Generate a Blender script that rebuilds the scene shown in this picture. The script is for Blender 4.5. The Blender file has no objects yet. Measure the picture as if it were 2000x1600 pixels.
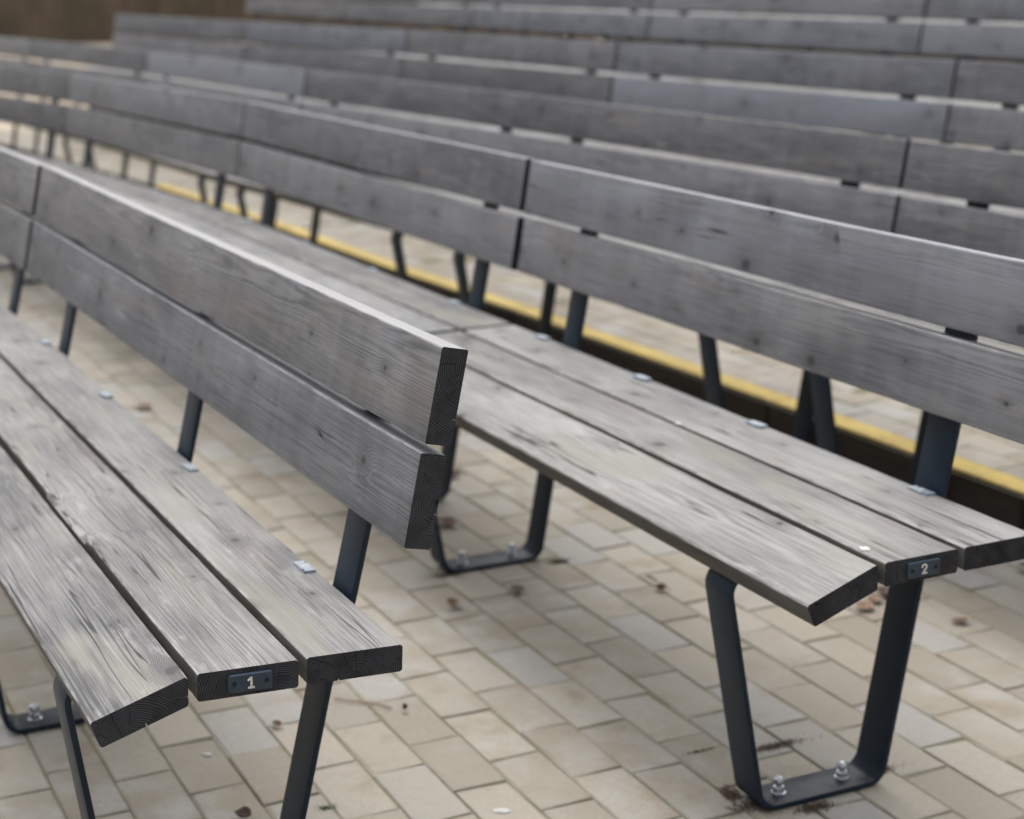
import bpy, bmesh, math, random
from mathutils import Vector, Matrix
from math import radians as R, cos, sin, pi
random.seed(7)
C = bpy.context.scene.collection
SC = bpy.context.scene

# ------------------------------------------------------------------ camera
CAM = Vector((0.0, 0.0, 1.2931)); PITCH, ROLL, FPX = R(14.111), R(-0.662), 3437.7
fw = Vector((0, cos(PITCH), -sin(PITCH))); up0 = Vector((0, sin(PITCH), cos(PITCH))); rt0 = Vector((1, 0, 0))
rt = rt0*cos(ROLL)+up0*sin(ROLL); up = -rt0*sin(ROLL)+up0*cos(ROLL)
cd = bpy.data.cameras.new('camera'); co = bpy.data.objects.new('camera', cd); C.objects.link(co)
m = Matrix.Identity(4)
for i in range(3):
    m[i][0], m[i][1], m[i][2], m[i][3] = rt[i], up[i], -fw[i], CAM[i]
co.matrix_world = m
cd.sensor_fit = 'HORIZONTAL'; cd.sensor_width = 36.0; cd.lens = FPX/2000*36.0
cd.clip_start = 0.05; cd.clip_end = 500
cd.dof.use_dof = True; cd.dof.focus_distance = 2.09; cd.dof.aperture_fstop = 4.4; cd.dof.aperture_blades = 0
SC.camera = co
def screen(P):
    d = Vector(P)-CAM; z = d.dot(fw)
    return 1000+FPX*d.dot(rt)/z, 800-FPX*d.dot(up)/z, z

# ------------------------------------------------------------------ sky and sun (overcast day)
SUN_EL, SUN_AZ = 72.0, -12.0          # azimuth clockwise from +Y
W = bpy.data.worlds.new('World'); SC.world = W; W.use_nodes = True
nt = W.node_tree; nt.nodes.clear()
sky = nt.nodes.new('ShaderNodeTexSky'); sky.sky_type = 'NISHITA'; sky.sun_disc = False
sky.sun_elevation = R(SUN_EL); sky.sun_rotation = R(SUN_AZ); sky.dust_density = 6.0; sky.air_density = 1.0; sky.ozone_density = 1.0
hs = nt.nodes.new('ShaderNodeHueSaturation'); hs.inputs['Saturation'].default_value = 0.30
bg = nt.nodes.new('ShaderNodeBackground'); bg.inputs['Strength'].default_value = 0.15
wo = nt.nodes.new('ShaderNodeOutputWorld')
nt.links.new(sky.outputs[0], hs.inputs['Color']); nt.links.new(hs.outputs[0], bg.inputs[0]); nt.links.new(bg.outputs[0], wo.inputs[0])
sl = bpy.data.lights.new('sun', 'SUN'); sl.energy = 1.5; sl.angle = R(100); sl.color = (1.0, 0.97, 0.935)
so = bpy.data.objects.new('sun', sl); C.objects.link(so)
sdir = Vector((sin(R(SUN_AZ))*cos(R(SUN_EL)), cos(R(SUN_AZ))*cos(R(SUN_EL)), sin(R(SUN_EL))))
so.rotation_euler = sdir.to_track_quat('Z', 'Y').to_euler(); so.location = sdir*30
SC.view_settings.view_transform = 'Standard'; SC.view_settings.look = 'None'
SC.view_settings.exposure = 0.70; SC.view_settings.gamma = 1.0; SC.view_settings.use_curve_mapping = False
SC.render.engine = 'CYCLES'; SC.cycles.use_denoising = True; SC.cycles.max_bounces = 6

# ------------------------------------------------------------------ node helper
class G:
    def __init__(s, name):
        s.m = bpy.data.materials.new(name); s.m.use_nodes = True; s.t = s.m.node_tree; s.t.nodes.clear()
        s.out = s.t.nodes.new('ShaderNodeOutputMaterial'); s.b = s.t.nodes.new('ShaderNodeBsdfPrincipled')
        s.t.links.new(s.b.outputs[0], s.out.inputs[0])
    def n(s, k): return s.t.nodes.new(k)
    def put(s, i, v):
        if hasattr(v, 'is_linked') or isinstance(v, bpy.types.NodeSocket): s.t.links.new(v, i)
        else: i.default_value = v
    def mt(s, op, a, b=0.0, c=0.0, clamp=False):
        n = s.n('ShaderNodeMath'); n.operation = op; n.use_clamp = clamp
        s.put(n.inputs[0], a); s.put(n.inputs[1], b)
        if op in ('MULTIPLY_ADD', 'SMOOTH_MIN', 'COMPARE'): s.put(n.inputs[2], c)
        return n.outputs[0]
    def add(s, a, b): return s.mt('ADD', a, b)
    def sub(s, a, b): return s.mt('SUBTRACT', a, b)
    def mul(s, a, b): return s.mt('MULTIPLY', a, b)
    def mr(s, v, a, b, c=0.0, d=1.0, smooth=True):
        n = s.n('ShaderNodeMapRange'); n.interpolation_type = 'SMOOTHSTEP' if smooth else 'LINEAR'
        s.put(n.inputs[0], v)
        for i, q in enumerate((a, b, c, d)): s.put(n.inputs[1+i], q)
        return n.outputs[0]
    def xyz(s, a, b, c):
        n = s.n('ShaderNodeCombineXYZ')
        for i, v in enumerate((a, b, c)): s.put(n.inputs[i], v)
        return n.outputs[0]
    def sep(s, v):
        n = s.n('ShaderNodeSeparateXYZ'); s.put(n.inputs[0], v); return n.outputs
    def noise(s, vec, scale, detail=2.0, rough=0.5):
        n = s.n('ShaderNodeTexNoise'); s.put(n.inputs['Vector'], vec); n.inputs['Scale'].default_value = scale
        n.inputs['Detail'].default_value = detail; n.inputs['Roughness'].default_value = rough
        return n.outputs['Fac']
    def mix(s, f, a, b, mode='MIX'):
        n = s.n('ShaderNodeMix'); n.data_type = 'RGBA'; n.blend_type = mode
        s.put(n.inputs[0], f)
        for i, v in ((6, a), (7, b)):
            if isinstance(v, tuple): v = (*v, 1.0) if len(v) == 3 else v
            s.put(n.inputs[i], v)
        return n.outputs[2]
    def vmul(s, v, k):
        n = s.n('ShaderNodeVectorMath'); n.operation = 'MULTIPLY'; s.put(n.inputs[0], v); n.inputs[1].default_value = k; return n.outputs[0]
    def vadd(s, v, k):
        n = s.n('ShaderNodeVectorMath'); n.operation = 'ADD'; s.put(n.inputs[0], v); s.put(n.inputs[1], k); return n.outputs[0]
    def bump(s, h, strength=0.5, dist=0.001):
        n = s.n('ShaderNodeBump'); n.inputs['Strength'].default_value = strength; n.inputs['Distance'].default_value = dist
        s.put(n.inputs['Height'], h); s.t.links.new(n.outputs[0], s.b.inputs['Normal'])
    def set(s, **k):
        for a, v in k.items():
            a = {'color': 'Base Color', 'rough': 'Roughness', 'metal': 'Metallic', 'spec': 'Specular IOR Level'}[a]
            if isinstance(v, tuple): v = (*v, 1.0)
            s.put(s.b.inputs[a], v)
        return s.m
    def obj(s):
        n = s.n('ShaderNodeTexCoord'); return n.outputs['Object'], n.outputs['Normal']
    def rnd(s): return s.n('ShaderNodeObjectInfo').outputs['Random']
    def pos(s): return s.n('ShaderNodeNewGeometry').outputs['Position']

def wood_material(name, dark, light, algae, contrast, seat):
    g = G(name); O, N = g.obj(); rnd = g.rnd(); x, y, z = g.sep(O); nx, ny, nz = g.sep(N)
    r1 = g.mt('FRACT', g.mul(rnd, 7.31)); r2 = g.mt('FRACT', g.mul(rnd, 13.17)); r3 = g.mt('FRACT', g.mul(rnd, 29.7)); r4 = g.mt('FRACT', g.mul(rnd, 51.3))
    xs = g.add(x, g.mul(rnd, 57.0)); ys = g.add(y, g.mul(r1, 11.0))
    low = g.noise(g.xyz(g.mul(xs, 1.6), g.mul(ys, 4.0), g.mul(z, 4.0)), 1.0, 2.0)
    low2 = g.noise(g.xyz(g.mul(xs, 2.3), g.mul(ys, 3.0), g.add(g.mul(z, 3.0), 9.0)), 1.0, 1.0)
    # knots: sparse cells stretched along the board
    v = g.n('ShaderNodeTexVoronoi'); v.inputs['Scale'].default_value = 1.0; v.inputs['Randomness'].default_value = 0.9
    kx, ky = 4.2, 13.0
    g.put(v.inputs['Vector'], g.xyz(g.mul(xs, kx), g.mul(ys, ky), 0.5)); v.voronoi_dimensions = '3D'
    px, py, pz = g.sep(v.outputs['Position']); cr, cg, cb = g.sep(v.outputs['Color'])
    dx = g.sub(xs, g.mt('DIVIDE', px, kx)); dy = g.sub(ys, g.mt('DIVIDE', py, ky))
    sel = g.mr(cr, 0.60, 0.62)
    kd = g.mt('SQRT', g.add(g.mul(g.mul(dx, dx), 0.45), g.mul(dy, dy)))
    ksz = g.add(0.0028, g.mul(g.mul(cg, cg), 0.0085))
    kq = g.mt('DIVIDE', kd, ksz)
    kwarp = g.mul(g.mt('EXPONENT', g.mul(g.mul(kq, kq), -0.16)), sel)
    kcore = g.mul(g.mr(g.add(kq, g.mul(g.noise(O, 300.0, 2), 0.5)), 0.75, 1.5, 1.0, 0.0), sel)
    # growth rings about a pith line running along the board
    y1 = g.sub(g.add(y, g.mul(g.sub(low, 0.5), 0.022)), g.mul(g.sub(r2, 0.5), 0.09))
    z1 = g.sub(g.add(z, g.mul(g.sub(low2, 0.5), 0.012)), g.add(-0.012, g.mul(r3, -0.035)))
    rad = g.mt('SQRT', g.add(g.mul(y1, y1), g.mul(z1, z1)))
    fine = g.noise(g.xyz(g.mul(xs, 14.0), g.mul(ys, 120.0), g.mul(z, 120.0)), 1.0, 2.0)
    rad = g.add(g.add(rad, g.mul(kwarp, 0.016)), g.mul(g.sub(fine, 0.5), 0.0016))
    sp = g.noise(g.xyz(g.mul(rad, 60.0), g.mul(r4, 40.0), 0.0), 1.0, 2.0)
    phase = g.add(g.mul(rad, 2*pi/0.0024), g.mul(sp, 11.0))
    ring = g.add(0.5, g.mul(0.5, g.mt('SINE', phase)))
    ring = g.mt('POWER', ring, 1.6)
    # fibre streaks and drying checks
    fib = g.noise(g.xyz(g.mul(xs, 9.0), g.mul(ys, 330.0), g.mul(z, 330.0)), 1.0, 3.0, 0.6)
    fib2 = g.noise(g.xyz(g.mul(xs, 4.0), g.mul(ys, 620.0), g.mul(z, 620.0)), 1.0, 2.0, 0.6)
    wavy = g.mul(g.sub(low, 0.5), 0.030)
    ck = g.noise(g.xyz(g.mul(xs, 1.8), g.mul(g.add(ys, wavy), 62.0), g.mul(z, 62.0)), 1.0, 1.0)
    ckm = g.noise(g.xyz(g.mul(xs, 2.6), g.mul(ys, 26.0), g.mul(z, 26.0)), 1.0, 2.0)
    check = g.mul(g.mr(g.mt('ABSOLUTE', g.sub(ck, 0.5)), 0.005, 0.022, 1.0, 0.0), g.mr(ckm, 0.56 if seat else 0.63, 0.63 if seat else 0.70))
    # tone
    big = g.noise(g.xyz(g.mul(xs, 2.4), g.mul(ys, 9.0), g.mul(z, 9.0)), 1.0, 3.0, 0.6)
    med = g.noise(g.xyz(g.mul(xs, 7.0), g.mul(ys, 75.0), g.mul(z, 75.0)), 1.0, 5.0, 0.68)
    speck = g.noise(O, 900.0, 2.0, 0.7)
    t = g.mul(g.sub(big, 0.5), 1.5*contrast)
    t = g.add(t, g.mul(g.sub(med, 0.5), 0.65*contrast))
    t = g.add(t, g.mul(g.sub(fib, 0.5), 1.05*contrast)); t = g.add(t, g.mul(g.sub(fib2, 0.5), 1.5*contrast))
    t = g.add(t, g.mul(g.sub(speck, 0.5), 0.60*contrast))
    ringvis = g.mr(g.noise(g.xyz(g.mul(xs, 3.0), g.mul(ys, 14.0), g.mul(z, 14.0)), 1.0, 2.0), 0.32, 0.62, 0.25, 1.0)
    t = g.add(t, g.mul(g.mul(g.sub(0.35, ring), (0.40 if seat else 0.55)*contrast), ringvis))
    t = g.add(t, g.mul(g.sub(r1, 0.5), 0.42))
    if not seat:   # rain streaks running down the upright boards
        stv = g.noise(g.xyz(g.mul(xs, 22.0), g.mul(ys, 2.5), 2.0), 1.0, 3.0, 0.6)
        t = g.add(t, g.mul(g.sub(stv, 0.5), 0.75))
    oc = g.n('ShaderNodeObjectInfo').outputs['Color']; ocr, ocg, ocb = g.sep(oc)
    t = g.add(t, g.sub(ocr, 0.5))
    t = g.mt('ADD', t, 0.5, clamp=True)
    col = g.mix(t, dark, light)
    # warm / green casts
    cast = g.noise(g.xyz(g.mul(xs, 3.1), g.mul(ys, 12.0), g.add(g.mul(z, 12.0), 4.0)), 1.0, 3.0, 0.6)
    col = g.mix(g.mul(g.mr(cast, 0.50, 0.72), algae), col, (0.200, 0.197, 0.162))
    col = g.mix(g.mul(g.mr(cast, 0.46, 0.28), 0.35), col, (0.200, 0.170, 0.150))
    # pale scuffs where the fibres have been polished
    sc = g.noise(g.xyz(g.mul(xs, 7.0), g.mul(ys, 30.0), g.mul(z, 30.0)), 1.0, 5.0, 0.7)
    col = g.mix(g.mul(g.mr(sc, 0.56, 0.72), 0.38), col, tuple(min(1, c*1.40) for c in light))
    halo = g.mul(g.mul(g.mt('EXPONENT', g.mul(g.mul(kq, kq), -0.085)), sel), g.mr(med, 0.3, 0.7, 0.5, 1.0))
    col = g.mix(g.mul(halo, 0.55), col, tuple(c*0.55 for c in dark))
    col = g.mix(g.mul(kcore, 0.80), col, (0.035, 0.030, 0.028))
    col = g.mix(g.mul(check, 0.88), col, (0.012, 0.011, 0.011))
    worn = g.mul(g.mr(g.mt('MAXIMUM', g.mt('ABSOLUTE', ny), g.mt('ABSOLUTE', nz)), 0.985, 0.90), g.mr(g.noise(g.xyz(g.mul(xs, 18.0), ys, z), 1.0, 3), 0.38, 0.62))
    if seat:   # narrow edges of the seat planks mixed towards dark brown
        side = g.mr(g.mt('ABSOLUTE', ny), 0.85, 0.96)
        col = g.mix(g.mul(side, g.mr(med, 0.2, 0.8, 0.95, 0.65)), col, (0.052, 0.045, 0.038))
    if not seat:   # upward-facing top edges mixed paler
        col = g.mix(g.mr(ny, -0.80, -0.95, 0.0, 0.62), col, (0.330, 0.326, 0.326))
    col = g.mix(g.mul(worn, 0.55), col, tuple(min(1, c*1.5) for c in light))
    col = g.mix(g.mt('MAXIMUM', g.mul(g.mr(r4, 0.55, 0.95), 0.35), g.mt('MULTIPLY', g.sub(ocb, 0.5), 2.0)), col, g.mix(1.0, col, (0.94, 1.0, 1.085), 'MULTIPLY'))
    # end grain: weathers much darker, rings and radial checks show
    en = g.mr(g.mt('ABSOLUTE', nx), 0.75, 0.85)
    ang = g.mt('ARCTAN2', y1, z1)
    ra = g.add(g.mul(ang, 2.2), g.add(g.mul(g.noise(O, 45.0, 2), 0.55), g.mul(rnd, 9.0)))
    rdist = g.mul(g.mt('ABSOLUTE', g.sub(g.mt('FRACT', ra), 0.5)), g.mt('DIVIDE', rad, 2.2))
    rad_ck = g.mul(g.mr(rdist, 0.00012, 0.00055, 1.0, 0.0), g.mr(g.noise(g.vadd(O, g.xyz(0.0, g.mul(rnd, 7.0), 0.3)), 38.0, 2), 0.47, 0.55))
    ering = g.add(0.5, g.mul(0.5, g.mt('SINE', g.add(g.add(g.mul(rad, 2*pi/0.0028), g.mul(sp, 16.0)), g.mul(g.noise(O, 55.0, 2), 5.0)))))
    et = g.add(g.add(g.mul(g.mul(ering, 0.95), g.mr(g.noise(g.vadd(O, g.xyz(0.0, g.mul(r1, 9.0), g.mul(r2, 5.0))), 26.0, 3), 0.32, 0.66, 0.55, 1.0)), g.mul(g.noise(g.vadd(O, g.xyz(0.0, g.mul(r2, 9.0), g.mul(r3, 5.0))), 60.0, 4, 0.7), 0.75)), g.mul(g.sub(r4, 0.5), 0.3))
    ecol = g.mix(g.mr(et, 0.25, 1.1, smooth=False), (0.0060, 0.0060, 0.0070), (0.056, 0.057, 0.064))
    ecol = g.mix(g.mul(g.mr(g.noise(g.vadd(O, g.xyz(0.0, g.mul(r3, 9.0), g.mul(r1, 5.0))), 18.0, 3), 0.50, 0.72), 0.5), ecol, (0.026, 0.021, 0.016))
    ecol = g.mix(g.mul(rad_ck, 0.9), ecol, (0.004, 0.004, 0.004))
    col = g.mix(en, col, ecol)
    h = g.add(g.add(g.mul(ring, 0.30), g.mul(fib, 0.6)), g.mul(speck, 0.25))
    h = g.sub(h, g.mul(check, 3.0)); h = g.add(h, g.mul(kcore, 0.6))
    eh = g.sub(g.add(g.mul(ering, 0.35), g.mul(g.noise(O, 500.0, 3), 0.5)), g.mul(rad_ck, 2.5))
    hh = g.add(g.mul(h, g.sub(1.0, en)), g.mul(eh, en))
    g.bump(hh, 0.55, 0.0007)
    rough = g.add(0.52, g.mul(med, 0.22)); rough = g.add(rough, g.mul(en, 0.25))
    return g.set(color=col, rough=rough, spec=g.sub(0.32, g.mul(en, 0.22)))

M = {}
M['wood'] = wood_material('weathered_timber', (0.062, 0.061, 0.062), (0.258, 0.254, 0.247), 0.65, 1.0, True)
M['wood_back'] = wood_material('weathered_timber_upright', (0.074, 0.073, 0.078), (0.190, 0.188, 0.196), 0.10, 0.95, False)

def metal_paint():
    g = G('slate_powder_coat'); O, N = g.obj()
    n = g.noise(O, 14.0, 4, 0.65); f = g.noise(O, 700.0, 2)
    col = g.mix(g.mr(n, 0.35, 0.75), (0.0045, 0.0128, 0.0240), (0.0085, 0.0195, 0.0345))
    d = g.mr(g.noise(g.pos(), 60.0, 4, 0.7), 0.62, 0.74)
    col = g.mix(g.mul(d, 0.25), col, (0.06, 0.055, 0.045))
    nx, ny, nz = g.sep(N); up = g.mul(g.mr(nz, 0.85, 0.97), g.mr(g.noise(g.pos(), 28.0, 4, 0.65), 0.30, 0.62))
    col = g.mix(g.mul(up, 0.55), col, (0.085, 0.085, 0.085))  # upward faces greyed: dust, with the sky's reflection put into the colour
    rust = g.mr(g.noise(g.pos(), 90.0, 3, 0.6), 0.70, 0.76)
    col = g.mix(g.mul(rust, 0.55), col, (0.075, 0.045, 0.028))
    g.bump(f, 0.10, 0.0003)
    return g.set(color=col, rough=g.add(0.36, g.mul(n, 0.18)), spec=0.27)
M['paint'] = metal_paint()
def simple(name, col, rough, var=0.25, sc=40.0, metal=0.0, bump=0.15, bd=0.0005):
    g = G(name); O, N = g.obj(); n = g.noise(g.vadd(O, g.xyz(g.mul(g.rnd(), 31.0), 0.0, 0.0)), sc, 4, 0.65)
    c = g.mix(g.mr(n, 0.3, 0.7), tuple(q*(1-var) for q in col), tuple(min(1, q*(1+var)) for q in col))
    g.bump(n, bump, bd); return g.set(color=c, rough=g.add(rough, g.mul(g.sub(n, 0.5), 0.2)), metal=metal)
M['plate'] = simple('blue_grey_plate', (0.014, 0.030, 0.050), 0.5, 0.18, 60)
M['numeral'] = simple('cream_numeral', (0.62, 0.59, 0.53), 0.6, 0.12, 300)
M['screw'] = simple('dark_screw', (0.012, 0.016, 0.020), 0.35, 0.2, 200, 0.6)
M['zinc'] = simple('galvanised_steel', (0.50, 0.53, 0.56), 0.34, 0.18, 90, 0.75)
M['tag'] = simple('galvanised_tag', (0.27, 0.31, 0.35), 0.45, 0.25, 120, 0.45)
M['yellow'] = None

def paver_material():
    g = G('concrete_paver'); P = g.pos(); rnd = g.rnd(); O, N = g.obj()
    r1 = g.mt('FRACT', g.mul(rnd, 17.3)); r2 = g.mt('FRACT', g.mul(rnd, 41.9))
    base = g.mix(rnd, (0.268, 0.240, 0.190), (0.372, 0.340, 0.280))
    base = g.mix(g.mr(r1, 0.72, 0.95), base, (0.335, 0.325, 0.300))
    ov = g.vadd(O, g.xyz(g.mul(r2, 9.0), g.mul(r1, 5.0), 0.0))
    bl = g.noise(g.vadd(O, g.xyz(g.mul(rnd, 23.0), g.mul(r2, 17.0), 0.0)), 9.0, 3, 0.55)
    wst = g.noise(P, 1.1, 3, 0.6)
    bloom = g.mul(g.mr(bl, 0.44, 0.66), g.mr(wst, 0.40, 0.60))
    base = g.mix(g.mul(bloom, 0.75), base, (0.400, 0.393, 0.372))
    st = g.mul(g.mr(bl, 0.48, 0.30), g.mr(g.noise(P, 2.3, 2), 0.40, 0.56))
    base = g.mix(g.mul(st, 0.75), base, (0.250, 0.200, 0.145))
    st2 = g.mr(g.noise(P, 4.5, 4, 0.7), 0.58, 0.75)
    base = g.mix(g.mul(st2, 0.35), base, (0.200, 0.175, 0.140))
    grain = g.noise(P, 420.0, 3, 0.7); mid = g.noise(P, 60.0, 4, 0.6)
    base = g.mix(g.mr(grain, 0.25, 0.75), base, g.mix(0.35, base, (0.0, 0.0, 0.0)))
    base = g.mix(g.mul(g.mr(mid, 0.35, 0.75), 0.22), base, (0.20, 0.18, 0.15))
    spt = g.mr(g.noise(P, 75.0, 1), 0.76, 0.80)
    base = g.mix(g.mul(spt, 0.75), base, (0.085, 0.082, 0.065))
    # dirt gathered along the edges of each stone
    x, y, z = g.sep(O)
    ex = g.mr(g.mt('ABSOLUTE', x), 0.086, 0.098); ey = g.mr(g.mt('ABSOLUTE', y), 0.038, 0.048)
    e = g.mul(g.mt('MAXIMUM', ex, ey), g.mr(g.noise(P, 22.0, 3), 0.35, 0.65))
    base = g.mix(g.mul(e, 0.40), base, (0.165, 0.155, 0.105))
    g.bump(g.add(grain, g.mul(mid, 1.5)), 0.35, 0.0009)
    return g.set(color=base, rough=g.add(0.62, g.mul(bl, 0.25)), spec=0.35)
M['paver'] = paver_material()
def joint_material():
    g = G('joint_sand_and_moss'); P = g.pos()
    n = g.noise(P, 260.0, 3, 0.7); mo = g.noise(P, 6.5, 4, 0.65); m2 = g.noise(P, 34.0, 3)
    c = g.mix(g.mr(n, 0.3, 0.7), (0.125, 0.113, 0.083), (0.250, 0.228, 0.178))
    c = g.mix(g.mul(g.mr(mo, 0.44, 0.62), 0.85), c, (0.150, 0.142, 0.068))
    c = g.mix(g.mr(g.add(mo, g.mul(m2, 0.4)), 0.84, 0.95), c, (0.085, 0.098, 0.035))
    g.bump(n, 0.6, 0.002); return g.set(color=c, rough=0.95, spec=0.2)
M['joint'] = joint_material()
def yellow_material():
    g = G('yellow_safety_paint'); P = g.pos()
    n = g.noise(P, 5.0, 4, 0.65); f = g.noise(P, 55.0, 4, 0.7)
    c = g.mix(g.mr(n, 0.35, 0.7), (0.40, 0.285, 0.050), (0.54, 0.40, 0.090))
    c = g.mix(g.mul(g.mr(f, 0.54, 0.70), 0.7), c, (0.17, 0.135, 0.075))
    g.bump(f, 0.3, 0.001); return g.set(color=c, rough=0.6)
M['yellow'] = yellow_material()
def riser_material():
    g = G('dark_stained_sleeper'); O, N = g.obj(); x, y, z = g.sep(O)
    n = g.noise(g.xyz(g.mul(x, 2.0), g.mul(y, 40.0), g.mul(z, 60.0)), 1.0, 4, 0.65)
    c = g.mix(g.mr(n, 0.3, 0.7), (0.030, 0.021, 0.016), (0.062, 0.046, 0.036))
    g.bump(n, 0.5, 0.002); return g.set(color=c, rough=0.75)
M['riser'] = riser_material()
M['leaf'] = simple('dry_leaf', (0.120, 0.068, 0.040), 0.7, 0.45, 60, 0, 0.4, 0.001)
M['leaf_pale'] = simple('dry_leaf_pale', (0.165, 0.100, 0.068), 0.7, 0.35, 60, 0, 0.4, 0.001)
M['leaf_dark'] = simple('wet_leaf', (0.060, 0.035, 0.022), 0.6, 0.45, 60, 0, 0.4, 0.001)
M['twig'] = simple('twig_bark', (0.150, 0.105, 0.070), 0.8, 0.3, 200)
M['dropping'] = simple('white_dropping', (0.42, 0.42, 0.405), 0.7, 0.1, 120)
M['soil'] = simple('dry_soil_crumbs', (0.070, 0.043, 0.028), 0.95, 0.5, 300, 0, 0.5, 0.001)
M['moss'] = simple('moss', (0.055, 0.085, 0.018), 0.95, 0.5, 300, 0, 0.5, 0.001)
def ground_material(name, a, b, sc):
    g = G(name); P = g.pos(); n = g.noise(P, sc, 5, 0.65); f = g.noise(P, sc*18, 3, 0.7)
    c = g.mix(g.mr(n, 0.3, 0.7), a, b); c = g.mix(g.mul(g.mr(f, 0.4, 0.7), 0.25), c, tuple(q*0.5 for q in a))
    g.bump(f, 0.5, 0.004); return g.set(color=c, rough=0.92, spec=0.2)
M['ground'] = ground_material('gravel_ground', (0.26, 0.23, 0.18), (0.36, 0.33, 0.28), 0.9)
M['bank'] = ground_material('sandy_bank', (0.26, 0.20, 0.145), (0.46, 0.40, 0.32), 0.7)
def board_material():
    g = G('brown_stained_board'); O, N = g.obj(); rnd = g.rnd(); x, y, z = g.sep(O)
    n = g.noise(g.xyz(g.mul(g.add(x, g.mul(rnd, 30.0)), 60.0), g.mul(y, 60.0), g.mul(z, 2.0)), 1.0, 4, 0.65)
    c = g.mix(g.mr(n, 0.3, 0.7), (0.085, 0.058, 0.036), (0.150, 0.108, 0.072))
    c = g.mix(g.mul(g.sub(rnd, 0.2), 0.8), c, (0.060, 0.042, 0.030))
    pm = g.noise(g.pos(), 2.2, 3, 0.6)
    c = g.mix(g.mul(g.mr(pm, 0.45, 0.65), 0.5), c, (0.060, 0.060, 0.034)); c = g.mix(g.mul(g.mr(pm, 0.48, 0.32), 0.5), c, (0.16, 0.115, 0.085))
    g.bump(n, 0.5, 0.002); return g.set(color=c, rough=0.85)
M['board'] = board_material()

# ------------------------------------------------------------------ object helpers
def mesh_from(name, V, F, mat, smooth=None):
    me = bpy.data.meshes.new(name); me.from_pydata([tuple(v) for v in V], [], F); me.update()
    if mat: me.materials.append(mat)
    if smooth is not None:
        me.polygons.foreach_set('use_smooth', [True]*len(me.polygons)); me.set_sharp_from_angle(angle=R(smooth))
    return me
def obj(name, me, parent=None, **kw):
    o = bpy.data.objects.new(name, me); C.objects.link(o)
    if parent: o.parent = parent
    for k, v in kw.items(): o[k] = v
    return o
def empty(name, loc, rz, label, cat, group=None):
    o = bpy.data.objects.new(name, None); C.objects.link(o); o.location = loc; o.rotation_euler = (0, 0, rz)
    o.empty_display_size = 0.1
    o['label'] = label; o['category'] = cat
    if group: o['group'] = group
    return o
def fix_normals(me):
    bm = bmesh.new(); bm.from_mesh(me); bmesh.ops.recalc_face_normals(bm, faces=bm.faces); bm.to_mesh(me); bm.free()
def box_bm(bm, lo, hi):
    vs = [bm.verts.new((x, y, z)) for x in (lo[0], hi[0]) for y in (lo[1], hi[1]) for z in (lo[2], hi[2])]
    for f in ((0, 1, 3, 2), (4, 6, 7, 5), (0, 4, 5, 1), (2, 3, 7, 6), (0, 2, 6, 4), (1, 5, 7, 3)): bm.faces.new([vs[i] for i in f])

# ------------------------------------------------------------------ bench geometry (v = towards the back, w = up)
PW, GAP, S, T, PB = 0.1281, 0.0115, 0.4759, 0.0360, 0.1230
BE = R(9.685); VB, WB, GB = 0.2664, 0.6035, 0.0148
FRONT = [(-0.0115, 0.4759), (-0.1301, 0.4340), (-0.1173, 0.4005), (-0.0115, 0.4376)]
def rect(o, d, n, a, b):
    return [o, (o[0]+d[0]*a, o[1]+d[1]*a), (o[0]+d[0]*a+n[0]*b, o[1]+d[1]*a+n[1]*b), (o[0]+n[0]*b, o[1]+n[1]*b)]
dB, nB = (sin(BE), cos(BE)), (cos(BE), -sin(BE))
LOW = rect((VB, WB), dB, nB, PB, T)
o2 = (VB+dB[0]*(PB+GB), WB+dB[1]*(PB+GB)); UPP = rect(o2, dB, nB, PB, T)
MID = [(0, S), (0, S-T), (PW, S-T), (PW, S)]
BACK = [(PW+GAP, S), (PW+GAP, S-T), (2*PW+GAP, S-T), (2*PW+GAP, S)]
V_TOP = UPP[1]
def tf(v, w, tilt, lift):
    k = min(1.0, max(0.0, w/0.25)); a = R(tilt)*k; w2 = w-0.4
    if k < 1:   # legs shear over smoothly to the flat foot
        return v-w2*sin(R(tilt))*1.0, w+lift*k+v*sin(a)*k
    return v*cos(a)-w2*sin(a), v*sin(a)+w2*cos(a)+0.4+lift

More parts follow.
